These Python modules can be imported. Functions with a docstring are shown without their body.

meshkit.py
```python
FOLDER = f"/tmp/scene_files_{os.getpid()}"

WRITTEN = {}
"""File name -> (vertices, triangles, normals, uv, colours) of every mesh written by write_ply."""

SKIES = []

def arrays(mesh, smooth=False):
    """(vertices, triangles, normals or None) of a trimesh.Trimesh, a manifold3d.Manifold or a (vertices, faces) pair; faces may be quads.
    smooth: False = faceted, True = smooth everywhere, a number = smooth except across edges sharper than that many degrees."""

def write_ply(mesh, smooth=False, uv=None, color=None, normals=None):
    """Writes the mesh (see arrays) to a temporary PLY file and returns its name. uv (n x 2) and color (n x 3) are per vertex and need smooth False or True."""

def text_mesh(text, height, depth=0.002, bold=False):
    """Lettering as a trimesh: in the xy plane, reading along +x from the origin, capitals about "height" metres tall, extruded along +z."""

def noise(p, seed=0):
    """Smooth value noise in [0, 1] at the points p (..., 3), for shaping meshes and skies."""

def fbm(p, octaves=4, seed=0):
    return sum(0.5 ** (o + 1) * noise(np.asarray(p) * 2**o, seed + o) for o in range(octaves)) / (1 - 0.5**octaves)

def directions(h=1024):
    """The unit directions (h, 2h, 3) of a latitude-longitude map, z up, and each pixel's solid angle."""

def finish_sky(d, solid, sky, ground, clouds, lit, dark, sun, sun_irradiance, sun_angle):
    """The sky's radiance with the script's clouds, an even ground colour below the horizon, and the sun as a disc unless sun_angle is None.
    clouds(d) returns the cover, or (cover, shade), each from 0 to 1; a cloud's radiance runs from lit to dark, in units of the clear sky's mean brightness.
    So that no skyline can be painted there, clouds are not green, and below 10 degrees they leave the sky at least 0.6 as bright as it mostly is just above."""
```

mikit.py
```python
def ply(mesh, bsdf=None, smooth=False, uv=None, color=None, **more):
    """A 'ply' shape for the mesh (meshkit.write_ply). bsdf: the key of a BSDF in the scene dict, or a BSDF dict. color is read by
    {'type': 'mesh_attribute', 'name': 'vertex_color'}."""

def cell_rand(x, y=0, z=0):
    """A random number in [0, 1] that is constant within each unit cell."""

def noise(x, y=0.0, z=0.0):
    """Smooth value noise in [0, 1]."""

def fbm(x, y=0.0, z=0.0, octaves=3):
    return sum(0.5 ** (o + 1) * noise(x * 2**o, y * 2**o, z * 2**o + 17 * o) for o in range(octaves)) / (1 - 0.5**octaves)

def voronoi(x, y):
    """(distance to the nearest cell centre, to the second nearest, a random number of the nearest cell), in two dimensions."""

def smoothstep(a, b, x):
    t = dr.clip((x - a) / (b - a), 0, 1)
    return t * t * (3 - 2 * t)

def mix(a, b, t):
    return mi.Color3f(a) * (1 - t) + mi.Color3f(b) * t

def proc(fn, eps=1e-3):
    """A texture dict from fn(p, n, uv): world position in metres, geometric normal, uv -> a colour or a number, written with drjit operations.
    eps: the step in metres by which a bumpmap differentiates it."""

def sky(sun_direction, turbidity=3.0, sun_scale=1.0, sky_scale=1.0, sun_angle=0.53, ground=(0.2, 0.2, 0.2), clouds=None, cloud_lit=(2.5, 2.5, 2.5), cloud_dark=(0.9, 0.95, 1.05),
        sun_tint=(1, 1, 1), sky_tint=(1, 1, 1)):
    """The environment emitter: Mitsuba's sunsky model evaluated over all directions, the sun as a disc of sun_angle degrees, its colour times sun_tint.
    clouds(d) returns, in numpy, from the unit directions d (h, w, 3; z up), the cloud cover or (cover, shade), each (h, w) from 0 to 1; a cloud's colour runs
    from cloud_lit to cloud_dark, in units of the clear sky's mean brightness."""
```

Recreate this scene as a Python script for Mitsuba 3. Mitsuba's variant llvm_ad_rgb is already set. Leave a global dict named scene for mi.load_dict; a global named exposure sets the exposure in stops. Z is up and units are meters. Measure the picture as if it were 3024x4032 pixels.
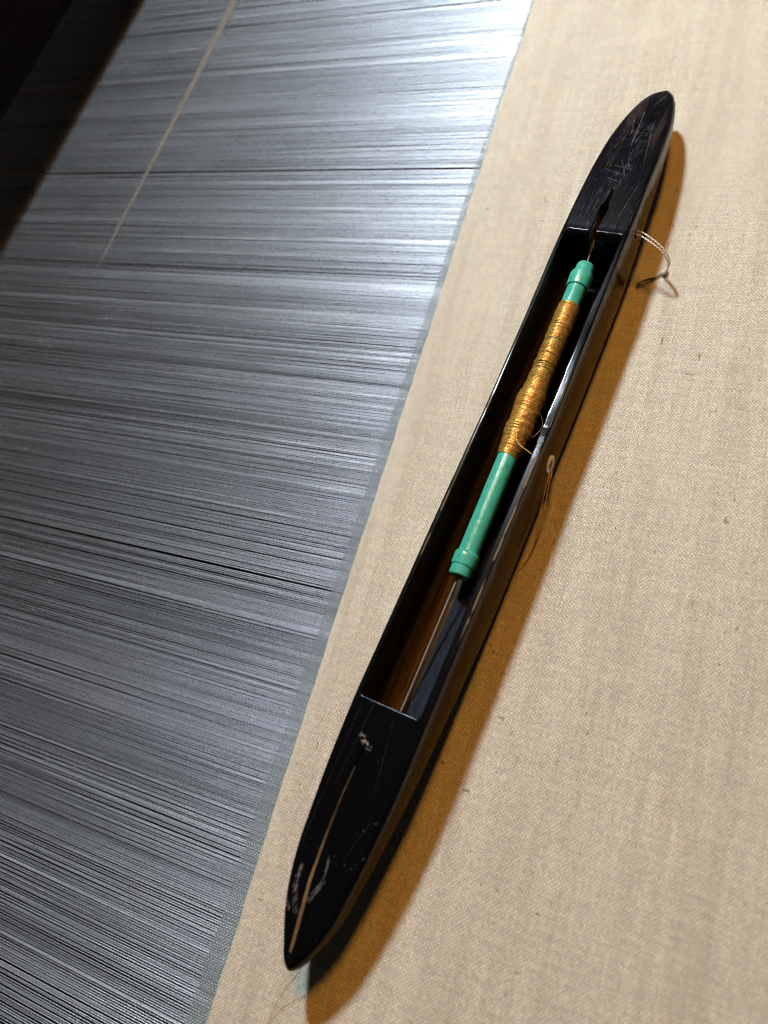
import math
import numpy as np
import trimesh
import mitsuba as mi
import drjit as dr
import mikit
import meshkit
from mikit import proc, noise, fbm, cell_rand, smoothstep, mix
from scipy.interpolate import PchipInterpolator
from scipy.spatial import cKDTree
import shapely

T = mi.ScalarTransform4f
rng = np.random.default_rng(7)
scene, labels = {}, {}

# ------------------------------------------------------------------ camera, light, exposure
# world: x = along the warp towards the cloth, y = across the warp, z = up, the cloth top is z = 0
CAM = np.array([0.0, 0.0, 0.208])
FWD = np.array([-0.39164661, 0.3163694, -0.86401582])
UP = np.array([-0.15954554, 0.90145498, 0.402398])
FOCUS = 0.232
scene['camera'] = {
    'type': 'thinlens', 'fov': math.degrees(2 * math.atan(1512 / 3066)), 'fov_axis': 'x',
    'aperture_radius': 0.0013, 'focus_distance': FOCUS, 'near_clip': 0.01, 'far_clip': 20.0,
    'to_world': T().look_at(origin=CAM.tolist(), target=(CAM + FWD).tolist(), up=UP.tolist())}
exposure = 0.0
# shuttle frame: u along its axis, v across (to the right), z up, in millimetres
O = np.array([-0.07105515, -0.04423101, 0.0])
AX = np.array([0.12957612, 0.99156948, 0.0])
NX = np.array([0.99156948, -0.12957612, 0.0])


def W(p):
    p = np.atleast_2d(np.asarray(p, float)) / 1000
    return O + p[:, :1] * AX + p[:, 1:2] * NX + p[:, 2:3] * np.array([0, 0, 1.0])


KEY_POS = W([450, -208, 560])[0]                # cool white work lamp above the loom
KEY_RAD, KEY_COL = 0.033, np.array([0.84, 1.0, 1.12])
KEY_POWER = 478.0
WARM_POS = W([770, 30, 1400])[0]         # orange tungsten lamp of the room, far behind the loom
WARM_RAD, WARM_COL = 0.120, np.array([1.0, 0.44, 0.075])
WARM_POWER = 76.0
AMBIENT = [0.013, 0.012, 0.011]

scene['ambient'] = {'type': 'constant', 'radiance': {'type': 'rgb', 'value': AMBIENT}}
scene['work_lamp__bulb'] = {'type': 'sphere', 'center': KEY_POS.tolist(), 'radius': KEY_RAD,
    'emitter': {'type': 'area', 'radiance': {'type': 'rgb', 'value': (KEY_POWER * KEY_COL).tolist()}}}
scene['room_lamp__bulb'] = {'type': 'sphere', 'center': WARM_POS.tolist(), 'radius': WARM_RAD,
    'emitter': {'type': 'area', 'radiance': {'type': 'rgb', 'value': (WARM_POWER * WARM_COL).tolist()}}}
labels['work_lamp'] = {'label': 'small cool white lamp shining down from above the warp', 'category': 'lamp'}
labels['room_lamp'] = {'label': 'distant orange tungsten lamp lighting the room', 'category': 'lamp'}

# ------------------------------------------------------------------ materials
YP = 0.00059          # pitch of the warp threads
Y0 = -0.105


def rgb(*c):
    return {'type': 'rgb', 'value': list(c)}


def warp_col(p, n, uv):
    i = dr.floor((p.y - Y0) / YP + 0.5)
    r = cell_rand(i, 3.0, 1.0)
    bunch = 0.40 * r + 0.30 * noise(i * 0.45, p.x * 4.0, 2.0) + 0.40 * noise(i * 0.13, p.x * 7.0, 5.0)  # streak contrast from gaps and contact, put into the thread colour
    tw = 0.5 + 0.5 * dr.sin(p.x * 5200.0 + r * 40.0)
    dash = 0.82 + 0.22 * tw  # highlights of the twist, put into the colour as dashes
    lng = 0.85 + 0.35 * noise(p.x * 60.0, i * 7.3, 0.0)
    return dr.minimum(mi.Color3f(0.96, 1.0, 1.05) * dash * lng * (0.38 + 0.66 * bunch), 1.0)


scene['warp_mat'] = {'type': 'twosided', 'bsdf': {'type': 'principled', 'base_color': proc(warp_col), 'metallic': 1.0, 'roughness': 0.41, 'specular': 0.6}}
scene['proud_mat'] = {'type': 'twosided', 'bsdf': {'type': 'principled', 'base_color': rgb(0.62, 0.64, 0.68), 'metallic': 0.95, 'roughness': 0.40, 'specular': 0.6}}
scene['weft_mat'] = {'type': 'twosided', 'bsdf': {'type': 'principled', 'base_color': rgb(0.20, 0.245, 0.25), 'roughness': 0.65, 'specular': 0.2}}


def cloth_col(p, n, uv):
    # plain weave of uneven yarns, slubs, specks and a few faint stains
    s = 1.0 / 0.00052
    a, b = p.x * s, p.y * s * 0.93
    a = a + 0.5 * noise(p.x * 300.0, p.y * 40.0, 2.0)
    b = b + 0.5 * noise(p.x * 40.0, p.y * 300.0, 5.0)
    ia, ib = dr.floor(a), dr.floor(b)
    fa, fb = a - ia - 0.5, b - ib - 0.5
    over = cell_rand(ia, ib, 2.0)
    round_ = 1.0 - 1.5 * (fa * fa + fb * fb)
    yarn = 0.5 * cell_rand(ia, dr.floor(b / 23.0 + 5.0 * cell_rand(ia, 1.0, 7.0)), 3.0) + 0.5 * cell_rand(dr.floor(a / 23.0 + 5.0 * cell_rand(ib, 2.0, 8.0)), ib, 4.0)
    chk = 0.5 + 0.5 * dr.cos(3.14159 * (ia + ib))
    g = (0.60 + 0.56 * round_) * (0.88 + 0.24 * over) * (0.90 + 0.20 * yarn) * (0.86 + 0.28 * chk)
    blotch = fbm(p.x * 70.0, p.y * 25.0, 1.0, octaves=2)
    fine = 0.5 * noise(p.x * 2600.0, p.y * 1000.0, 8.0) + 0.5 * noise(p.x * 1100.0, p.y * 2900.0, 9.0)
    g = g * (0.97 + 0.06 * blotch) * (0.95 + 0.10 * fine)
    tint = mix([0.468, 0.412, 0.322], [0.508, 0.459, 0.362], smoothstep(0.15, 0.7, 0.65 * noise(p.x * 330.0 + p.y * 14.0, p.y * 16.0, 3.0) + 0.35 * noise(p.x * 700.0, p.y * 60.0, 6.0)))
    c = tint * g
    speck = smoothstep(0.93, 0.975, noise(p.x * 700.0, p.y * 600.0, 11.0)) * smoothstep(0.4, 0.7, noise(p.x * 35.0, p.y * 35.0, 12.0))
    return mix([1.0, 1.0, 1.0], [0.45, 0.36, 0.28], speck * 0.8) * c


def cloth_bump(p, n, uv):
    s = 1.0 / 0.00052
    a, b = p.x * s, p.y * s * 0.93
    a = a + 0.5 * noise(p.x * 300.0, p.y * 40.0, 2.0)
    b = b + 0.5 * noise(p.x * 40.0, p.y * 300.0, 5.0)
    return (0.5 + 0.25 * dr.cos(a * 6.2832) + 0.25 * dr.cos(b * 6.2832)) * 0.00005 + 0.00004 * noise(p.x * 500.0, p.y * 260.0, 1.0)


scene['cloth_mat'] = {'type': 'twosided', 'bsdf': {'type': 'bumpmap', 'arbitrary': proc(cloth_bump, eps=6e-5), 'scale': 1.0,
    'bsdf': {'type': 'principled', 'base_color': proc(cloth_col), 'roughness': 0.9, 'specular': 0.1, 'sheen': 0.15}}}


def loc(p):
    x, y = p.x - float(O[0]), p.y - float(O[1])
    u = (x * float(AX[0]) + y * float(AX[1])) * 1000.0
    v = (x * float(NX[0]) + y * float(NX[1])) * 1000.0
    return u, v, p.z * 1000.0


def seg(u, v, a, b):
    """Distance from (u, v) to the segment a-b, and the position along it."""
    du, dv = b[0] - a[0], b[1] - a[1]
    t = dr.clip(((u - a[0]) * du + (v - a[1]) * dv) / (du * du + dv * dv), 0, 1)
    return dr.sqrt(dr.square(u - a[0] - t * du) + dr.square(v - a[1] - t * dv)), t


def horn_wear(p):
    u, v, z = loc(p)
    top = smoothstep(-1.4, -0.3, z - (22.0 - 7.5 * dr.square(dr.clip((u - 205.0) / 71.0, 0, 1.2)) - 5.5 * dr.square(dr.clip((65.0 - u) / 66.0, 0, 1.2))))
    up = smoothstep(212.0, 216.0, u)
    return u, v, z, top, up


SCR = [((240.8, -7.4), (239.4, -1.6), 0.13), ((238.9, -9.9), (237.1, -4.3), 0.13), ((235.4, -8.5), (233.4, -2.6), 0.13),
       ((243.3, -5.8), (236.7, -2.8), 0.10), ((267.9, -6.7), (250.7, -5.4), 0.22), ((265.0, -9.0), (256.0, -7.2), 0.16),
       ((262.0, -2.0), (243.0, 1.0), 0.10), ((233.0, 2.4), (219.0, 1.0), 0.10),
       ((61.0, -7.6), (40.0, -8.6), 0.07), ((60.0, -10.5), (24.0, -10.9), 0.06), ((60.0, -1.2), (42.0, 1.6), 0.06), ((36.0, 3.4), (26.0, 0.5), 0.05)]


def horn_col(p, n, uv):
    u, v, z, top, up = horn_wear(p)
    c = mi.Color3f(0.0030, 0.0029, 0.0033)
    # brown horn grain in the trough, lengthwise, plus warm sheen put into the colour
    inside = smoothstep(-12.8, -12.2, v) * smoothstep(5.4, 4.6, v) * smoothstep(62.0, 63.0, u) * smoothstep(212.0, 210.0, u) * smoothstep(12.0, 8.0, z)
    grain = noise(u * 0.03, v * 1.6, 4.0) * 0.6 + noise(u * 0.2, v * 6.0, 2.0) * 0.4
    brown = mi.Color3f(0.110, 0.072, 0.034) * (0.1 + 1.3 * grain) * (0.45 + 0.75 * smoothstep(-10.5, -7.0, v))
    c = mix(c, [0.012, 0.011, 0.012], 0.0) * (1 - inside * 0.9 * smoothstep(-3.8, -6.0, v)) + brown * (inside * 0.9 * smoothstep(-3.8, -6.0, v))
    slot = smoothstep(2.0, 1.6, dr.abs(v + 4.65 - 0.03 * (u - 215.0))) * smoothstep(211.0, 213.0, u) * smoothstep(233.0, 231.0, u) * smoothstep(21.0, 20.2, z) * smoothstep(15.4, 15.8, z)
    c = c + mi.Color3f(0.085, 0.050, 0.020) * (slot * (0.4 + 0.9 * noise(u * 1.1, v * 3.0, z)))
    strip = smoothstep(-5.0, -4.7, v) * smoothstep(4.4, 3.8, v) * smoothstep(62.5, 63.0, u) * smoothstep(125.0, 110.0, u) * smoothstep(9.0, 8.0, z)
    c = c + mi.Color3f(0.014, 0.018, 0.027) * (strip * (0.7 + 0.6 * noise(u * 0.5, v * 1.5, 4.0)))  # bluish sheen of the lit floor strip, put into the colour
    # long fine scratches on the upper deck
    s1 = smoothstep(0.74, 0.95, noise(u * 0.25 + v * 0.04, v * 11.0 - u * 0.9, 3.0))
    s2 = smoothstep(0.74, 0.95, noise(u * 0.32, v * 10.0 + u * 0.5, 9.0))
    patch = 0.15 + 1.1 * smoothstep(0.3, 0.8, noise(u * 0.09, v * 0.3, 5.0))
    scr = dr.clip(s1 + 0.8 * s2, 0, 1) * top * patch
    c = c + mi.Color3f(0.050, 0.052, 0.062) * (scr * (up + 0.03)) + mi.Color3f(0.0, 0.0002, 0.001) * (top * up)  # last term: bluish lamp sheen put into the upper deck colour
    c = c + mi.Color3f(0.020, 0.012, 0.009) * (top * smoothstep(0.5, 0.85, noise(u * 0.07, v * 0.8, 21.0)) * smoothstep(240.0, 258.0, u) * smoothstep(276.0, 268.0, u))
    for a, b, w in SCR:
        d, t = seg(u, v, a, b)
        c = c + mi.Color3f(0.085, 0.08, 0.08) * (smoothstep(w * 1.2, w * 0.3, d) * top * (0.35 + 0.65 * up) * (0.2 + 0.9 * noise(u * 1.3, v * 1.3, 2.0)))
    # worn tan edge of the right wall and of the left wall
    e1 = smoothstep(0.38, 0.08, dr.abs(v - 6.62 + 0.15 * noise(u * 0.3))) * smoothstep(20.4, 21.0, z) * smoothstep(82.0, 92.0, u) * smoothstep(141.0, 137.0, u) * smoothstep(0.25, 0.4, noise(u * 0.22, 3.0))
    e2 = smoothstep(0.35, 0.1, dr.abs(v + 12.5)) * smoothstep(20.4, 21.0, z) * smoothstep(96.0, 104.0, u) * smoothstep(150.0, 130.0, u) * smoothstep(0.45, 0.6, noise(u * 0.3, 9.0))
    c = c + mi.Color3f(0.22, 0.145, 0.08) * dr.clip(0.8 * e1 + 0.5 * e2, 0, 1)
    # scuffs near the lower tip, chip above the groove
    k = 0.0
    for a, b, w in (((24.4, -2.9), (19.5, -2.2), 0.28), ((19.5, -2.2), (14.3, -3.9), 0.5), ((20.3, -8.8), (15.5, -8.4), 0.45), ((15.5, -8.4), (10.8, -6.2), 0.6), ((12.5, -10.2), (10.5, -8.0), 0.5)):
        d, t = seg(u, v, a, b)
        k = k + smoothstep(w * 1.5, w * 0.4, d)
    d, t = seg(u, v, (53.4, -7.2), (51.2, -4.2))
    c = c + mi.Color3f(0.16, 0.15, 0.14) * (smoothstep(1.0, 0.2, d) * smoothstep(0.45, 0.6, noise(u * 2.4, v * 2.4, 8.0)))
    k = dr.clip(k, 0, 1) * top * smoothstep(0.46, 0.62, noise(u * 1.1 + v * 1.5, v * 6.5 - u, 5.0))
    c = c + mi.Color3f(0.11, 0.10, 0.09) * k
    # dust specks
    c = c + mi.Color3f(0.10, 0.10, 0.10) * (smoothstep(0.90, 0.96, noise(u * 1.6, v * 1.6, z * 1.3)) * smoothstep(0.5, 0.8, noise(u * 0.2, v * 0.3, 6.0)))
    # groove of the lower deck, tan
    return c


def horn_rough(p, n, uv):
    u, v, z, top, up = horn_wear(p)
    polished = smoothstep(142.5, 144.5, u) * smoothstep(196.0, 176.0, u)
    rim = smoothstep(60.0, 66.0, u) * smoothstep(213.0, 209.0, u) * smoothstep(19.0, 20.5, z)
    r = 0.13 + 0.07 * noise(u * 0.3, v * 5.0, 1.0)
    r = r * (1 - rim) + rim * (polished * 0.10 + (1 - polished) * 0.24)
    wall = smoothstep(20.5, 18.5, z) * dr.maximum(smoothstep(4.6, 5.4, v), smoothstep(-12.4, -13.0, v))
    r = r * (1 - wall) + wall * 0.11
    deck = top * up * smoothstep(213.5, 216.0, u)
    return r * (1 - deck) + deck * (0.24 + 0.14 * noise(u * 0.2, v * 6.0, 2.0))


def horn_bump(p, n, uv):
    u, v, z, top, up = horn_wear(p)
    h = 0.5 * noise(u * 0.25 + v * 0.05, v * 7.0 - u * 0.2, 3.0) + 0.5 * noise(u * 0.35, v * 6.0 + u * 0.25, 9.0)
    return 0.000012 * h * (0.25 + up) + 0.00005 * noise(u * 0.12, v * 0.25, z * 0.25)


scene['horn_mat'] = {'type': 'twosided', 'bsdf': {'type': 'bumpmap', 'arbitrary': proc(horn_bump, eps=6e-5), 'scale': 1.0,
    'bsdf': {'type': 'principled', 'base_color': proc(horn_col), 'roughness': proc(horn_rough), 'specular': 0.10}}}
scene['worn_horn_mat'] = {'type': 'twosided', 'bsdf': {'type': 'principled', 'base_color': proc(lambda p, n, uv: mi.Color3f(0.17, 0.100, 0.048) * (0.30 + 0.75 * smoothstep(34.0, 12.0, loc(p)[0])) * (0.5 + 0.8 * noise(p.x * 900, p.y * 250, 1.0))), 'roughness': 0.55, 'specular': 0.3}}


def green_col(p, n, uv):
    u, v, z = loc(p)
    c = mix([0.045, 0.35, 0.235], [0.070, 0.41, 0.29], noise(u * 0.25, v * 0.5, z * 0.5))
    dirt = smoothstep(0.72, 0.9, noise(u * 1.1, v * 1.1, z * 1.1))
    return c * (1 - 0.30 * dirt) * (1 - 0.7 * smoothstep(0.80, 0.86, noise(u * 1.7 + 3.0, v * 0.8, z * 0.8)) * smoothstep(103.5, 102.0, u))


def green_bump(p, n, uv):
    u, v, z = loc(p)
    return 0.00004 * noise(u * 0.9, v * 0.7, z * 0.7) + 0.00001 * noise(u * 5, v * 3, z * 3)


scene['green_mat'] = {'type': 'twosided', 'bsdf': {'type': 'bumpmap', 'arbitrary': proc(green_bump, eps=1e-4), 'scale': 1.0,
    'bsdf': {'type': 'principled', 'base_color': proc(green_col), 'roughness': 0.27, 'specular': 0.5, 'flatness': 0.3}}}


def gold_col(p, n, uv):
    u, v, z = loc(p)
    s = smoothstep(0.25, 0.75, noise(u * 2.9, v * 2.4, z * 2.4))  # glitter of the twisted thread, put into the colour
    big = noise(u * 0.22, v * 0.3, 3.0)
    return mix(mix([0.60, 0.30, 0.05], [0.98, 0.62, 0.19], s), [0.72, 0.42, 0.05], 0.35 * big)


scene['gold_mat'] = {'type': 'twosided', 'bsdf': {'type': 'principled', 'base_color': proc(gold_col), 'metallic': 0.65, 'roughness': 0.36, 'specular': 0.5}}
scene['steel_mat'] = {'type': 'twosided', 'bsdf': {'type': 'principled', 'base_color': rgb(0.48, 0.46, 0.45), 'metallic': 0.75, 'roughness': 0.38}}
scene['string_mat'] = {'type': 'twosided', 'bsdf': {'type': 'principled', 'base_color': proc(lambda p, n, uv: mi.Color3f(0.80, 0.74, 0.65) * (0.65 + 0.7 * noise(p.x * 4200, p.y * 4200, p.z * 4200))), 'roughness': 0.9, 'specular': 0.1}}
scene['dark_string_mat'] = {'type': 'twosided', 'bsdf': {'type': 'principled', 'base_color': rgb(0.07, 0.06, 0.05), 'roughness': 0.9, 'specular': 0.1}}
scene['ceramic_mat'] = {'type': 'twosided', 'bsdf': {'type': 'principled', 'base_color': rgb(0.68, 0.62, 0.52), 'roughness': 0.35, 'specular': 0.5}}
scene['light_streak_mat'] = {'type': 'twosided', 'bsdf': {'type': 'principled', 'base_color': rgb(0.115, 0.105, 0.09), 'roughness': 0.9, 'specular': 0.1}}
scene['orange_mat'] = {'type': 'twosided', 'bsdf': {'type': 'principled', 'base_color': rgb(0.55, 0.27, 0.10), 'roughness': 0.6, 'specular': 0.3}}
scene['lint_mat'] = {'type': 'twosided', 'bsdf': {'type': 'principled', 'base_color': rgb(0.75, 0.76, 0.78), 'roughness': 0.9, 'specular': 0.1}}
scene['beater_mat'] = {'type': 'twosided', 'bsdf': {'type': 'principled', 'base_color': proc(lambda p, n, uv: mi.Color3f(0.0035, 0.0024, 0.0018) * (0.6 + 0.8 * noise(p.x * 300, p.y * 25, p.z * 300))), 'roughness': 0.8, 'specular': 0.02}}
scene['floor_mat'] = {'type': 'twosided', 'bsdf': {'type': 'diffuse', 'reflectance': rgb(0.02, 0.017, 0.014)}}
scene['wood_mat'] = {'type': 'twosided', 'bsdf': {'type': 'principled', 'base_color': proc(lambda p, n, uv: mi.Color3f(0.20, 0.12, 0.07) * (0.6 + 0.8 * noise(p.x * 200, p.y * 12, p.z * 200))), 'roughness': 0.6}}


# ------------------------------------------------------------------ mesh helpers
def tube(pts, r, sides=8, caps=True):
    """Tube along pts (n, 3); r a number or (n,)."""
    pts = np.asarray(pts, float)
    n = len(pts)
    r = np.broadcast_to(r, n)
    t = np.gradient(pts, axis=0)
    t /= np.linalg.norm(t, axis=1, keepdims=True) + 1e-15
    a = np.array([0, 0, 1.0]) if abs(t[0, 2]) < 0.8 else np.array([1.0, 0, 0])
    nrm = np.empty_like(pts)
    for i in range(n):
        a = a - t[i] * (a @ t[i])
        a /= np.linalg.norm(a)
        nrm[i] = a
    bi = np.cross(t, nrm)
    ang = np.arange(sides) * 2 * np.pi / sides
    v = pts[:, None] + r[:, None, None] * (np.cos(ang)[None, :, None] * nrm[:, None] + np.sin(ang)[None, :, None] * bi[:, None])
    i, j = np.meshgrid(np.arange(n - 1), np.arange(sides), indexing='ij')
    q = np.stack([i * sides + j, i * sides + (j + 1) % sides, (i + 1) * sides + (j + 1) % sides, (i + 1) * sides + j], -1).reshape(-1, 4)
    f = np.vstack([q[:, [0, 2, 1]], q[:, [0, 3, 2]]])
    v = v.reshape(-1, 3)
    if caps:
        v = np.vstack([v, pts[:1], pts[-1:]])
        j = np.arange(sides)
        f = np.vstack([f, np.stack([j * 0 + len(v) - 2, j, (j + 1) % sides], 1),
                       np.stack([j * 0 + len(v) - 1, (n - 1) * sides + (j + 1) % sides, (n - 1) * sides + j], 1)])
    return v, f


def join(parts):
    vs, fs, k = [], [], 0
    for v, f in parts:
        vs.append(v)
        fs.append(f + k)
        k += len(v)
    return np.vstack(vs), np.vstack(fs)


def spline(pts, n):
    pts = np.asarray(pts, float)
    d = np.r_[0, np.cumsum(np.linalg.norm(np.diff(pts, axis=0), axis=1))]
    from scipy.interpolate import CubicSpline
    return CubicSpline(d, pts)(np.linspace(0, d[-1], n))


def add(key, mesh, mat, smooth=True):
    scene[key] = mikit.ply(mesh, mat, smooth=smooth)


def rounded_box(lo, hi, r, seg_=3):
    import manifold3d as m3
    lo, hi = np.array(lo), np.array(hi)
    s = m3.Manifold.sphere(r, 16)
    pts = [s.translate([float(x), float(y), float(z)]) for x in (lo[0] + r, hi[0] - r) for y in (lo[1] + r, hi[1] - r) for z in (lo[2] + r, hi[2] - r)]
    return m3.Manifold.batch_hull(pts)


# ------------------------------------------------------------------ setting
fl = 2.0
scene['floor'] = mikit.ply((np.array([[-fl, -fl, -0.45], [fl, -fl, -0.45], [fl, fl, -0.45], [-fl, fl, -0.45]]), np.array([[0, 1, 2, 3]])), 'floor_mat')
labels['floor'] = {'kind': 'structure'}
add('breast_beam', rounded_box([-0.094, -0.40, -0.05], [0.45, 0.75, -0.0019], 0.004), 'wood_mat', 30)  # unseen breast beam of the loom, carrying the cloth
labels['breast_beam'] = {'kind': 'structure'}

# ------------------------------------------------------------------ the warp: several hundred taut threads
ZW = -0.0007
NT = 880
xs = np.r_[np.linspace(-0.56, -0.11, 19), -0.1025, -0.099, -0.092]
jit = rng.normal(0, 1, NT)
jit = 0.85 * jit + 0.55 * np.convolve(rng.normal(0, 1, NT + 8), np.ones(9) / 3, 'valid')
missing = {int(round((y - Y0) / YP)) for y in (0.3085, 0.2165, 0.0483)}
proud = {int(round((y - Y0) / YP)): h for y, h in ((0.0489, 0.00045), (-0.0706, 0.00045))}
knots = np.array([-0.56, -0.46, -0.36, -0.28, -0.20, -0.14, -0.1025, -0.09])
parts = []
for i in range(NT):
    y = Y0 + i * YP + jit[i] * 0.000055
    if i in missing or i in proud:
        continue
    # each thread wanders a little where it is far from the woven edge
    amp = np.array([1.6, 1.5, 1.35, 1.15, 0.8, 0.4, 0.15, 0.0])
    wy = np.interp(xs, knots, rng.normal(0, 0.00010, 8) * amp) + np.interp(xs, knots, amp) * jit[i] * 0.00004
    wz = np.interp(xs, knots, rng.normal(0, 0.00013, 8) * amp) + rng.normal(0, 0.00005)
    r = 0.000198 + rng.normal(0, 0.000024)
    pts = np.stack([xs, y + wy, ZW + wz], 1)
    parts.append(tube(pts, max(r, 0.00013), 7, caps=False))
add('warp_threads', join(parts), 'warp_mat', True)
labels['warp_threads'] = {'kind': 'stuff', 'label': 'sheet of glossy silver black warp threads stretched across the loom', 'category': 'threads'}
names = {0.0489: 'shiny warp thread standing proud across the middle of the sheet', -0.0706: 'shiny proud warp thread near the lower left corner of the sheet'}
for k, (y, nm) in enumerate(names.items()):
    h = proud[int(round((y - Y0) / YP))]
    key = 'warp_thread' + (f'_{k:03d}' if k else '')
    z = ZW + h * np.clip((-0.1025 - xs) / 0.06, 0, 1)
    add(key, tube(np.stack([xs, y + 0.0001 * np.sin(xs * 25), z], 1), 0.00025, 10), 'proud_mat')
    labels[key] = {'label': nm, 'category': 'thread'}

# narrow woven strip where the cloth begins
wefts = []
ys = np.arange(-0.16, 0.44, YP / 2)
for k in range(14):
    x = -0.1026 + k * 0.00047
    ph = np.pi * ((ys - Y0) / YP) + np.pi * (k % 2)
    z = ZW + 0.00008 + 0.00020 * np.cos(ph)
    wefts.append(tube(np.stack([x + 0.00003 * np.sin(ys * 400 + k), ys, z], 1), 0.00018, 5, caps=False))
add('woven_strip', join(wefts), 'weft_mat')
labels['woven_strip'] = {'kind': 'stuff', 'label': 'narrow grey strip of woven picks between the warp and the beige cloth', 'category': 'woven strip'}

# little curls of lint caught on the warp
curls = []
for k in range(150):
    y = rng.uniform(-0.08, 0.30)
    x = rng.uniform(-0.33, -0.11)
    a0 = rng.uniform(0, 6.28)
    rr = rng.uniform(0.0004, 0.0009)
    a = a0 + np.linspace(0, rng.uniform(1.5, 3.6), 8)
    curls.append(tube(np.stack([x + rr * np.cos(a), y + rr * np.sin(a), ZW + 0.00032 + 0.0002 * np.linspace(0, 1, 8)], 1), 0.000045, 4))
add('lint', join(curls), 'lint_mat')
labels['lint'] = {'kind': 'stuff', 'label': 'tiny pale curls of lint scattered over the warp threads', 'category': 'lint'}

# streak of light across the warp, shaped as a flat pale strip
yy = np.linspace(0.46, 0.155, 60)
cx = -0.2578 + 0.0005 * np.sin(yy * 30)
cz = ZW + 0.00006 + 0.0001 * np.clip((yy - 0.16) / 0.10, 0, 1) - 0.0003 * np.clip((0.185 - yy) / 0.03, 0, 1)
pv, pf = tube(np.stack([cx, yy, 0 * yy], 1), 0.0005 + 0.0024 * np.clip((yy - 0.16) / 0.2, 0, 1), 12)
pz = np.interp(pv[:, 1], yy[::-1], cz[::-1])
add('light_streak', (np.stack([pv[:, 0], pv[:, 1], pz + 0.16 * pv[:, 2]], 1), pf), 'light_streak_mat')
labels['light_streak'] = {'label': 'flat pale strip shaped as a streak of light across the warp threads beside the beater shadow', 'category': 'cord'}

# dark beater bar over the warp
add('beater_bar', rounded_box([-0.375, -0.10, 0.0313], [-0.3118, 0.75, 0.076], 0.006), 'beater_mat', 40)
labels['beater_bar'] = {'label': 'black wooden beater bar in shadow over the far warp threads', 'category': 'beater'}

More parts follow.
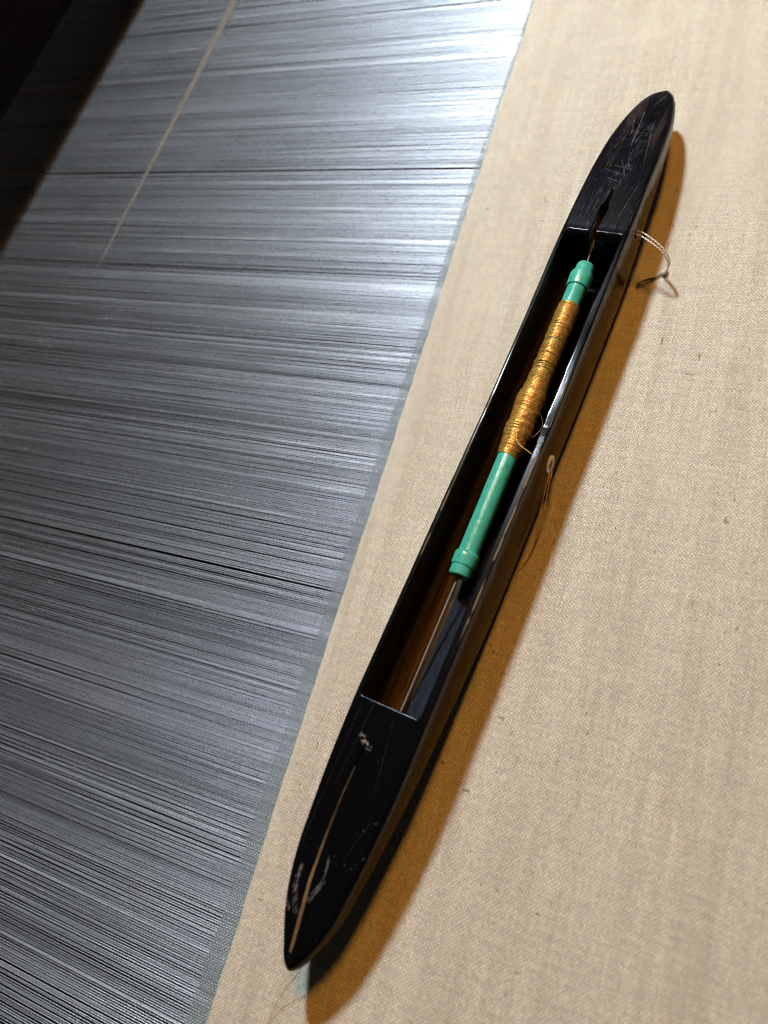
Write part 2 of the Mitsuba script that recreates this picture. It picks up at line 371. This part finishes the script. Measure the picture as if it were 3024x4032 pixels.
# ------------------------------------------------------------------ beige cotton cloth with a soft rolled edge
cy = np.linspace(-0.17, 0.46, 340)
edge = np.interp(cy, [-0.17, -0.0525, 0.023, 0.118, 0.217, 0.3055, 0.46], [-0.0962, -0.09756, -0.09873, -0.0995, -0.10078, -0.10203, -0.1040])
edge = edge + 0.00010 * np.sin(cy * 95) + 0.00008 * np.sin(cy * 263 + 1) + 0.00007 * np.sin(cy * 611 + 2)
rr = 0.0009
prof = [(0.012, -0.0018), (0.004, -0.0018)] + [(rr - rr * math.sin(a), -rr + rr * -math.cos(a)) for a in np.linspace(0, math.pi, 9)]
flat = np.r_[np.linspace(0.0016, 0.06, 60), np.linspace(0.062, 0.26, 90)]
sx = np.array([p[0] for p in prof] + flat.tolist())
sz = np.array([p[1] for p in prof] + [0.0] * len(flat))
X = edge[:, None] + sx[None]
Y = np.broadcast_to(cy[:, None], X.shape)
dist = sx[None] + 0 * X
P3 = lambda fx, fy, s: meshkit.noise(np.stack([X * fx, Y * fy, X * 0 + s], -1)) - 0.5
wr = 0.0016 * P3(170, 11, 1.5) * np.exp(-((dist - 0.014) / 0.013) ** 2) * np.clip((Y + 0.02) / 0.12, 0.35, 1) + 0.0005 * P3(80, 16, 3.5) * np.clip((dist - 0.05) / 0.03, 0, 1) + 0.00016 * P3(60, 40, 4.5) + 0.00010 * P3(150, 60, 7.5)
wr = wr * np.clip(dist / 0.004, 0, 1) * (np.arange(len(sx)) >= len(prof))[None]
Z = sz[None] + wr
v = np.stack([X, Y, Z], -1).reshape(-1, 3)
ny_, nx_ = X.shape
i, j = np.meshgrid(np.arange(ny_ - 1), np.arange(nx_ - 1), indexing='ij')
q = np.stack([i * nx_ + j, i * nx_ + j + 1, (i + 1) * nx_ + j + 1, (i + 1) * nx_ + j], -1).reshape(-1, 4)
add('beige_cloth', (v, q), 'cloth_mat')
labels['beige_cloth'] = {'label': 'beige cotton cloth with a soft rolled edge spread beside the warp', 'category': 'cloth'}

# ------------------------------------------------------------------ shuttle body
LEFT = [(-2.3, -3.9), (-1.1, -5.4), (3.9, -7.7), (8.9, -9.6), (14.5, -11.1), (20, -12.0), (25, -12.5), (34.4, -12.9), (42, -13.2), (52, -13.35), (62, -13.4), (80, -13.35), (110, -13.4),
        (140, -13.3), (172, -13.4), (190, -13.7), (205, -14.0), (220, -14.3), (238, -14.4), (251.4, -14.1), (262.7, -13.0), (272.3, -11.2), (279.1, -8.3), (281.2, -5.6), (281.9, -4.0)]
RIGHT = [(281.9, -3.6), (281.0, -2.4), (279.3, -1.0), (273.4, 1.3), (265.9, 2.9), (256.4, 4.0), (244, 4.8), (235, 5.1), (224.7, 5.6), (206, 6.1), (188, 6.4), (160, 6.75), (130, 6.9), (100, 7.0),
         (75, 7.05), (60, 7.05), (50.7, 6.95), (41.2, 6.6), (32.7, 6.0), (23.1, 5.0), (17, 4.2), (11.5, 3.3), (5.9, 1.6), (1.5, -0.4), (-1.5, -2.4), (-2.3, -3.6)]


def closed_spline(pts, n):
    p = np.array(pts + [pts[0]], float)
    d = np.r_[0, np.cumsum(np.linalg.norm(np.diff(p, axis=0), axis=1))]
    f = [PchipInterpolator(d, p[:, k]) for k in (0, 1)]
    s = np.linspace(0, d[-1], n, endpoint=False)
    return np.stack([f[0](s), f[1](s)], 1)


def lower_tip(p):
    dz = 2.0 * max(0.0, (65 - p[0]) / 66) ** 2
    return (p[0] + 0.28 * dz, p[1] + 0.35 * dz)


outline = closed_spline([lower_tip(p) for p in LEFT + RIGHT], 6000)
HU, HV, HZ = 0.5, 0.25, 0.25
gu = np.arange(-4.5, 284.5, HU)
gv = np.arange(-15.6, 8.4, HV)
gz = np.arange(-1.2, 23.5, HZ)
uu, vv = np.meshgrid(gu, gv, indexing='ij')
d2 = cKDTree(outline).query(np.stack([uu.ravel(), vv.ravel()], 1))[0].reshape(uu.shape)
d2 *= np.where(shapely.contains_xy(shapely.Polygon(outline), uu, vv), -1, 1)


def smax(a, b, k):
    h = np.maximum(k - np.abs(a - b), 0) / k
    return np.maximum(a, b) + h * h * k * 0.25


def zt(u):
    return 22 - 7.5 * np.clip((u - 205) / 71, 0, 1.3) ** 2 - 5.5 * np.clip((65 - u) / 66, 0, 1.3) ** 2


def zbot(u):
    a = 0.175 * np.clip(95 - u, 0, None)
    b = 0.20 * np.clip(u - 203, 0, None)
    return -np.logaddexp(-(a) / 2.2, -10.2 / 2.2) * 2.2 + 0.02 + (-np.logaddexp(-(b) / 2.2, -9.6 / 2.2) * 2.2)


ZB0 = zbot(np.array([150.0]))[0]
U, V, Zg = uu[:, :, None], vv[:, :, None], gz[None, None, :]
body = smax(d2[:, :, None] + 0.3 * (np.clip((Zg - 12) / (zt(U) - 12), -1.2, 1) ** 2 - 1) * np.clip((zt(U) - 12) / 10, 0, 1), Zg - zt(U), np.interp(gu, [0, 40, 66, 205, 216, 260], [2.2, 1.8, 0.5, 0.5, 1.3, 2.0])[:, None, None])
# keel: the sides round under
side = np.clip(d2 + 10.0, 0, None)[:, :, None] / 10.0
body = smax(body, (zbot(U) - ZB0) * (0.80 + 0.20 * side ** 2) - Zg, 4.0)
# polished worn dips in the two rims
dip_r = np.interp(gu, [0, 137, 147, 191, 290], [0, 0, 0.75, 0, 0])[:, None, None] * (V > -4)
dip_l = np.interp(gu, [0, 136, 148, 195, 290], [0, 0, 0.5, 0, 0])[:, None, None] * (V <= -4)
body = smax(body, Zg - 22 + dip_r + dip_l, 0.3)
# trough
vl = np.interp(gu, [60, 100, 190, 214], [-12.0, -11.9, -12.2, -12.8])[:, None, None]
vr = np.interp(gu, [60, 140, 145, 188, 194, 214], [4.8, 4.7, 4.2, 4.0, 4.3, 4.5])[:, None, None]
floor_z = 5.2 + 0.055 * np.clip(np.abs(V + 4.5) - 2, 0, None) ** 2 + 0.7 / (1 + np.exp(-(V + 4.6) * 6)) / (1 + np.exp((U - 112) / 2)) - 1.2 * np.exp(-((V + 5.3) / 0.7) ** 2) / (1 + np.exp((U - 100) / 2))
cav = smax(smax(vl - V, V - vr, 1.0), floor_z - Zg, 2.0)
cav_lo = smax(cav, 62.3 - U, 0.9)
lip = 2.6 - np.sqrt(2.6 ** 2 - np.clip(Zg - 19.4, 0, 2.55) ** 2) + 20 * np.clip(Zg - 21.95, 0, None)
cavity = smax(cav_lo, U - 211.6 - lip + 0.04 * np.clip(14 - Zg, 0, 9) ** 2, 1.2)
kr = 0.38
body = smax(body, -cavity, kr)
# keyhole slit in the upper deck
w = np.interp(gu, [205, 212, 218, 220.6, 222.2, 225, 230.5, 231], [0.85, 0.85, 0.85, 1.15, 1.2, 0.45, 0.12, -1])[:, None, None]
slit = smax(np.abs(V + 4.65 - 0.03 * (U - 215)) - w, 16.0 - Zg, 0.4)
slit = np.maximum(slit, 206.0 - U)
body = smax(body, -slit, 0.5)
# groove along the lower deck, chip, cord hole
gw = np.interp(gu, [0, 1.5, 4, 9, 18, 28, 39, 51.5, 53], [-1, 0.20, 0.44, 0.50, 0.44, 0.33, 0.21, 0.12, -1])[:, None, None]
gc = np.interp(gu, [2, 5, 9.4, 18.5, 28, 39, 51], [-3.7, -4.0, -4.5, -5.6, -5.95, -6.05, -5.6])[:, None, None]
groove = smax(np.abs(V - gc) - gw, zt(U) - 0.8 - Zg, 0.3)
body = smax(body, -groove, 0.25)
chip = np.sqrt(((U - 52.3) / 1.0) ** 2 + ((V + 5.6 - (U - 52.3) * -0.9) / 1.7) ** 2 + ((Zg - 22.0) / 0.7) ** 2) - 1
body = smax(body, -chip * 0.35, 0.3)
hole = np.sqrt((U - 219.8) ** 2 + (Zg - 14.6) ** 2) - 1.1
body = smax(body, -np.maximum(hole, 3.2 - V), 0.3)


def surface_nets(d, g0, h):
    s = d < 0
    nx, ny, nz = d.shape
    c = [s[a:nx - 1 + a, b:ny - 1 + b, e:nz - 1 + e] for a in (0, 1) for b in (0, 1) for e in (0, 1)]
    tot = sum(x.astype(np.int8) for x in c)
    act = (tot > 0) & (tot < 8)
    idx = np.full(act.shape, -1, np.int64)
    cells = np.argwhere(act)
    idx[act] = np.arange(len(cells))
    cor = [(a, b, e) for a in (0, 1) for b in (0, 1) for e in (0, 1)]
    val = np.stack([d[cells[:, 0] + a, cells[:, 1] + b, cells[:, 2] + e] for a, b, e in cor], 1)
    acc, cnt = np.zeros((len(cells), 3)), np.zeros(len(cells))
    for p in range(8):
        for q_ in range(p + 1, 8):
            if sum(abs(x - y) for x, y in zip(cor[p], cor[q_])) != 1:
                continue
            m = (val[:, p] < 0) != (val[:, q_] < 0)
            t = val[m, p] / (val[m, p] - val[m, q_])
            acc[m] += np.array(cor[p]) + t[:, None] * (np.array(cor[q_]) - np.array(cor[p]))
            cnt[m] += 1
    verts = (cells + acc / cnt[:, None]) * h + g0
    quads = []
    for ax in range(3):
        a1, a2 = (ax + 1) % 3, (ax + 2) % 3
        sl0, sl1 = [slice(None)] * 3, [slice(None)] * 3
        sl0[ax], sl1[ax] = slice(0, -1), slice(1, None)
        e = s[tuple(sl0)] != s[tuple(sl1)]
        pos = np.argwhere(e)
        ok = (pos[:, a1] > 0) & (pos[:, a2] > 0) & (pos[:, a1] < d.shape[a1] - 1) & (pos[:, a2] < d.shape[a2] - 1)
        pos = pos[ok]
        o1, o2 = np.eye(3, dtype=int)[a1], np.eye(3, dtype=int)[a2]
        q_ = np.stack([idx[tuple((pos - k).T)] for k in (o1 * 0, o1, o1 + o2, o2)], 1)
        inside = s[tuple(pos.T)]
        q_[~inside] = q_[~inside][:, ::-1]
        quads.append(q_)
    return verts, np.vstack(quads)


bv, bq = surface_nets(body, np.array([gu[0], gv[0], gz[0]]), np.array([HU, HV, HZ]))
bv = W(bv)
bf = np.vstack([bq[:, [0, 1, 2]], bq[:, [0, 2, 3]]])
bm = trimesh.Trimesh(bv, bf, process=False)
if bm.volume < 0:
    bf = bf[:, ::-1]
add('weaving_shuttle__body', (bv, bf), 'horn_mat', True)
labels['weaving_shuttle'] = {'label': 'long black boat shaped weaving shuttle lying on the beige cloth', 'category': 'shuttle'}
labels['weaving_shuttle__body'] = {'label': 'scratched black polished horn body with an open trough'}

# tan worn heart of the groove in the lower deck
gs = np.linspace(2.2, 46.0, 60)
gcv = np.interp(gs, [2, 5, 9.4, 18.5, 28, 39, 51], [-3.7, -4.0, -4.5, -5.6, -5.95, -6.05, -5.6])
gww = np.interp(gs, [1.5, 4, 9, 18, 28, 39, 50], [0.25, 0.55, 0.62, 0.55, 0.42, 0.28, 0.15])
gz_ = zt(gs) - 0.42 - 0.05 * np.sin(gs * 1.7)
gvv = np.vstack([W(np.stack([gs, gcv - gww * 0.65 - 0.05, gz_ + 0.10], 1)), W(np.stack([gs, gcv, gz_], 1)), W(np.stack([gs, gcv + gww * 0.65 + 0.05, gz_ + 0.10], 1))])
n = len(gs)
a = np.arange(n - 1)
add('weaving_shuttle__groove_inlay', (gvv, np.vstack([np.stack([a, a + n, a + n + 1, a + 1], 1), np.stack([a + n, a + 2 * n, a + 2 * n + 1, a + n + 1], 1)])), 'worn_horn_mat')
labels['weaving_shuttle__groove_inlay'] = {'label': 'tan worn groove along the lower deck'}
# spindle wire
sp = spline([(221, -4.5, 18.3), (213, -4.7, 16.8), (206.8, -5.1, 13.7), (200, -5.0, 13.4), (150, -4.2, 13.2), (106, -3.7, 12.9)], 60)
sp = np.vstack([sp, spline([(103, -3.75, 12.7), (96, -4.05, 11.75), (64.2, -5.45, 7.2), (61.2, -5.6, 6.8)], 40)])
add('weaving_shuttle__spindle', tube(W(sp), 0.00029, 10), 'steel_mat')
labels['weaving_shuttle__spindle'] = {'label': 'thin steel wire spindle running through the bobbin'}
# eyelet ring in the right wall
ang = np.linspace(0, 2 * np.pi, 49)
ce = np.array([141.2, 7.3, 10.8])
ring = np.stack([ce[0] + 2.05 * np.cos(ang), ce[1] + 0 * ang, ce[2] + 2.05 * np.sin(ang)], 1)
add('weaving_shuttle__eyelet', tube(W(ring), 0.00058, 12, caps=False), 'ceramic_mat')
labels['weaving_shuttle__eyelet'] = {'label': 'small cream ring set in the shuttle side wall'}
dk = np.vstack([W(np.stack([ce[0] + 1.7 * np.cos(ang), ce[1] + 0.02 + 0 * ang, ce[2] + 1.7 * np.sin(ang)], 1)), W([ce[0], ce[1] - 0.25, ce[2]])])
a = np.arange(48)
add('weaving_shuttle__eyelet__bore', (dk, np.stack([a, a + 1, a * 0 + 49], 1)), 'dark_string_mat')

# ------------------------------------------------------------------ bobbin
A = np.array([207.0, -5.2, 13.5])
B = np.array([101.4, -3.5, 12.9])
L_AB = np.linalg.norm(A - B)
bx_ = (A - B) / L_AB
by_ = np.cross([0, 0, 1.0], bx_)
by_ /= np.linalg.norm(by_)
bz_ = np.cross(bx_, by_)


def lathe(prof, sides=48):
    """prof: (distance from B, radius), around the bobbin axis."""
    p = np.array(prof, float)
    an = np.arange(sides) * 2 * np.pi / sides
    v = B + p[:, 0, None, None] * bx_ + p[:, 1, None, None] * (np.cos(an)[None, :, None] * by_ + np.sin(an)[None, :, None] * bz_)
    i, j = np.meshgrid(np.arange(len(p) - 1), np.arange(sides), indexing='ij')
    q = np.stack([i * sides + j, i * sides + (j + 1) % sides, (i + 1) * sides + (j + 1) % sides, (i + 1) * sides + j], -1).reshape(-1, 4)
    return W(v.reshape(-1, 3)), q


tube_p = [(2.4, 0.9), (0.4, 1.1), (0.1, 1.6), (0.0, 2.6), (0.25, 2.9), (0.8, 3.0), (2.8, 3.02), (3.2, 3.05)]
add('bobbin__tube', lathe(tube_p + [(s, 2.88) for s in np.linspace(6.9, 98.2, 40)] + [(101.9, 2.95), (102.2, 2.78), (104.9, 2.75), (105.5, 2.6), (105.6, 2.1), (105.5, 1.2), (103.5, 0.9)]), 'green_mat', 35)
add('bobbin__collar', lathe([(2.9, 2.9), (3.0, 3.3), (3.25, 3.40), (4.2, 3.48), (5.6, 3.5), (6.4, 3.5), (6.9, 3.25), (7.2, 2.8)]), 'green_mat', 40)
add('bobbin__collar_001', lathe([(96.9, 2.8), (97.0, 3.3), (97.3, 3.40), (98.5, 3.48), (101.4, 3.6), (101.9, 3.5), (102.15, 3.25), (102.2, 2.7)]), 'green_mat', 40)
an = np.radians(100)
seam = [B + s * bx_ + 2.86 * (math.cos(an) * by_ + math.sin(an) * bz_) for s in np.linspace(7, 36.5, 40)]
add('bobbin__mould_seam', tube(W(seam), 0.00012, 6), 'green_mat')
labels['bobbin'] = {'label': 'jade green plastic bobbin wound with gold thread inside the shuttle trough', 'category': 'bobbin'}

# wound gold thread: many turns in two uneven layers
s0, s1 = 37.2, 90.2


def rad(s):
    return np.interp(s, [37, 39, 42, 46, 50, 54, 57, 60, 66, 74, 82, 90.3], [2.95, 3.1, 3.35, 3.85, 3.6, 3.9, 4.0, 3.4, 3.2, 3.1, 3.15, 3.2])


core = [(37.3, 2.7)] + [(s, rad(s) - 0.20) for s in np.linspace(37.4, 60, 50)] + [(s, 2.9) for s in (60.5, 66)] + [(s, 2.9) for s in (66.5, 78)] + [(78.5, 3.0), (90, 3.02), (90.2, 2.7)]
turns = []
s, th = s0, 0.0
th_s, pts_s = [], []
pitch = []
while s < s1:
    gap = 62 < s < 77
    pitch.append((s, rng.normal(0.40, 0.06) if not gap else rng.choice([0.40, 0.46, 0.55, 0.85], p=[0.45, 0.25, 0.15, 0.15])))
    s += pitch[-1][1]
th_n = np.linspace(0, 2 * np.pi * len(pitch), len(pitch) * 26)
sv = np.interp(th_n / (2 * np.pi), np.arange(len(pitch)), [p[0] for p in pitch])
tilt = np.interp(th_n / (2 * np.pi), np.arange(0, len(pitch), 4), rng.normal(0, 0.22, len(np.arange(0, len(pitch), 4))))
sv = np.clip(sv + tilt * np.cos(th_n + 1), s0, s1)
rv = rad(sv) + np.interp(th_n, np.linspace(0, th_n[-1], 900), rng.normal(0, 0.05, 900))
hp = B + sv[:, None] * bx_ + rv[:, None] * (np.cos(th_n)[:, None] * by_ + np.sin(th_n)[:, None] * bz_)
hr = 0.205 * (0.82 + 0.30 * np.abs(np.sin(th_n * 6.5)))
wound = [tube(W(hp), hr / 1000, 6)]
# overlaying crossed turns on the thick half
for k in range(42):
    s_a = rng.uniform(38.5, 60) if k < 32 else rng.uniform(60, 88)
    t0 = rng.uniform(0, 6.28)
    t = np.linspace(t0, t0 + rng.uniform(4, 9), 70)
    ss = np.clip(s_a + rng.normal(0, 0.6) * np.cos(t + rng.uniform(0, 6)) + (t - t0) * rng.normal(0, 0.12), s0, s1)
    rr_ = rad(ss) + 0.16 + 0.05 * np.sin(t * 1.3)
    p = B + ss[:, None] * bx_ + rr_[:, None] * (np.cos(t)[:, None] * by_ + np.sin(t)[:, None] * bz_)
    wound.append(tube(W(p), 0.000195 * (0.82 + 0.30 * np.abs(np.sin(t * 6.5))), 6))
add('bobbin__wound_thread', join(wound), 'gold_mat')
add('bobbin__wound_thread_001', lathe([c for c in core if c[0] <= 60.4]), 'gold_mat', 40)
labels['bobbin__wound_thread'] = {'label': 'twisted metallic gold thread wound in uneven layers'}


def twisted(pts, r, n, turns_, sides=6):
    """A twisted pair of strands along a smooth path (millimetres in the shuttle frame)."""
    c = spline(pts, n)
    t = np.gradient(c, axis=0)
    t /= np.linalg.norm(t, axis=1, keepdims=True)
    a = np.cross(t, [0.13, 0.21, 0.97])
    a /= np.linalg.norm(a, axis=1, keepdims=True)
    b = np.cross(t, a)
    ph = np.linspace(0, turns_ * 2 * np.pi, n)
    return [tube(W(c + r * 0.62 * (np.cos(ph + k * np.pi)[:, None] * a + np.sin(ph + k * np.pi)[:, None] * b)), r * 0.66 / 1000, sides) for k in (0, 1)]


add('bobbin__thread_tail', join(twisted([(146.0, -3.2, 16.9), (142.7, -2.1, 17.5), (141.4, -0.7, 18.0), (140.1, 1.7, 18.6), (138.9, 4.3, 19.0), (138.9, 5.3, 17.0), (140.5, 5.6, 12.5)], 0.15, 90, 16)), 'gold_mat')
add('bobbin__thread_loop', join(twisted([(150.4, -4.6, 17.4), (151.5, -2.8, 17.7), (152.6, -0.9, 17.4), (152.7, 0.7, 16.5), (151.4, 1.9, 15.0), (149.7, 2.0, 14.0), (148.3, 1.4, 13.5), (146.7, 0.1, 12.6)], 0.09, 80, 20)), 'gold_mat')
labels['bobbin__thread_tail'] = {'label': 'gold thread end leading from the bobbin over the trough edge'}
labels['bobbin__thread_loop'] = {'label': 'loose curl of gold thread sticking out of the winding'}

# gold thread coming out of the eyelet and hanging down the side
ga = twisted([(140.9, 6.4, 9.4), (140.6, 7.6, 9.2), (139.0, 8.6, 9.9), (137.2, 8.9, 10.2), (134.4, 9.1, 9.0), (131.2, 9.4, 7.6), (127.4, 9.4, 5.0), (125, 9.4, 3.5), (121.2, 9.3, 2.0), (117.2, 9.1, 1.0), (114.1, 8.5, 0.5), (111.9, 7.6, 0.3), (108.7, 6.4, 0.3), (104, 5.2, 0.25)], 0.15, 170, 36)
gb = twisted([(140.6, 6.4, 9.6), (140.2, 7.5, 9.4), (138.6, 8.1, 10.2), (136.2, 8.4, 9.9), (133.4, 8.5, 8.9), (129.8, 8.5, 7.0), (126.3, 8.7, 5.0), (122.9, 9.0, 3.0), (119, 9.2, 1.6)], 0.15, 120, 26)
add('gold_thread__strand', join(ga), 'gold_mat')
add('gold_thread__strand_001', join(gb), 'gold_mat')
labels['gold_thread'] = {'label': 'doubled gold thread hanging from the ring on the shuttle side', 'category': 'thread'}

# cotton string tied through the hole in the side wall
sp_ = [(219.9, 3.4, 14.6), (221.0, 6.4, 15.1), (219.5, 9.8, 15.2), (217.3, 14.4, 14.0), (216.3, 17.0, 10.5), (217.3, 16.3, 4.6), (218.7, 14.9, 0.9)]
sa = twisted(sp_, 0.21, 160, 11, 7)
sb = twisted([(p[0] - 0.75 - 0.25 * math.sin(k), p[1] - 0.25, max(p[2] - 0.35, 0.5)) for k, p in enumerate(sp_)], 0.21, 160, 12, 7)
add('cotton_string__strand', join(sa), 'string_mat')
add('cotton_string__strand_001', join(sb), 'string_mat')
kn = []
for k in range(3):
    t = np.linspace(0, 6.28, 20)
    kn.append(tube(W(np.stack([218.9 + 0.75 * np.cos(t) + 0.2 * k, 14.9 + 0.6 * np.sin(t + k), 0.9 + 0.45 * np.sin(t * 1 + 2 * k)], 1)), 0.0003, 7))
add('cotton_string__knot', join(kn), 'string_mat')
fr = []
for k in range(7):
    e = np.array([212.6 + rng.normal(0, 0.9), 7.9 + rng.normal(0, 0.6), 0.3])
    mid = np.array([215.6 + rng.normal(0, 0.35), 11.8 + rng.normal(0, 0.3), 0.55 + rng.uniform(0, 0.3)])
    fr.append(tube(W(spline([(218.7, 14.7, 0.8), (217.2, 13.4, 0.6), mid, e], 24)), np.linspace(0.00019, 0.00006, 24), 6))
add('cotton_string__frayed_end', join(fr), 'dark_string_mat')
labels['cotton_string'] = {'label': 'frayed twisted cotton string knotted through the hole near the shuttle tip', 'category': 'string'}
labels['cotton_string__frayed_end'] = {'label': 'dark frayed end of the string spread on the cloth'}

# loose orange thread running from under the lower tip
add('orange_thread', join(twisted([(0.5, -2.6, 8.5), (-3.8, -3.6, 6.0), (-8.2, -5.5, 4.0), (-13.5, -7.0, 2.0), (-18.2, -7.5, 0.6), (-28, -9.5, 0.25)], 0.09, 120, 30)), 'orange_mat')
labels['orange_thread'] = {'label': 'fine orange thread trailing from the lower tip of the shuttle', 'category': 'thread'}
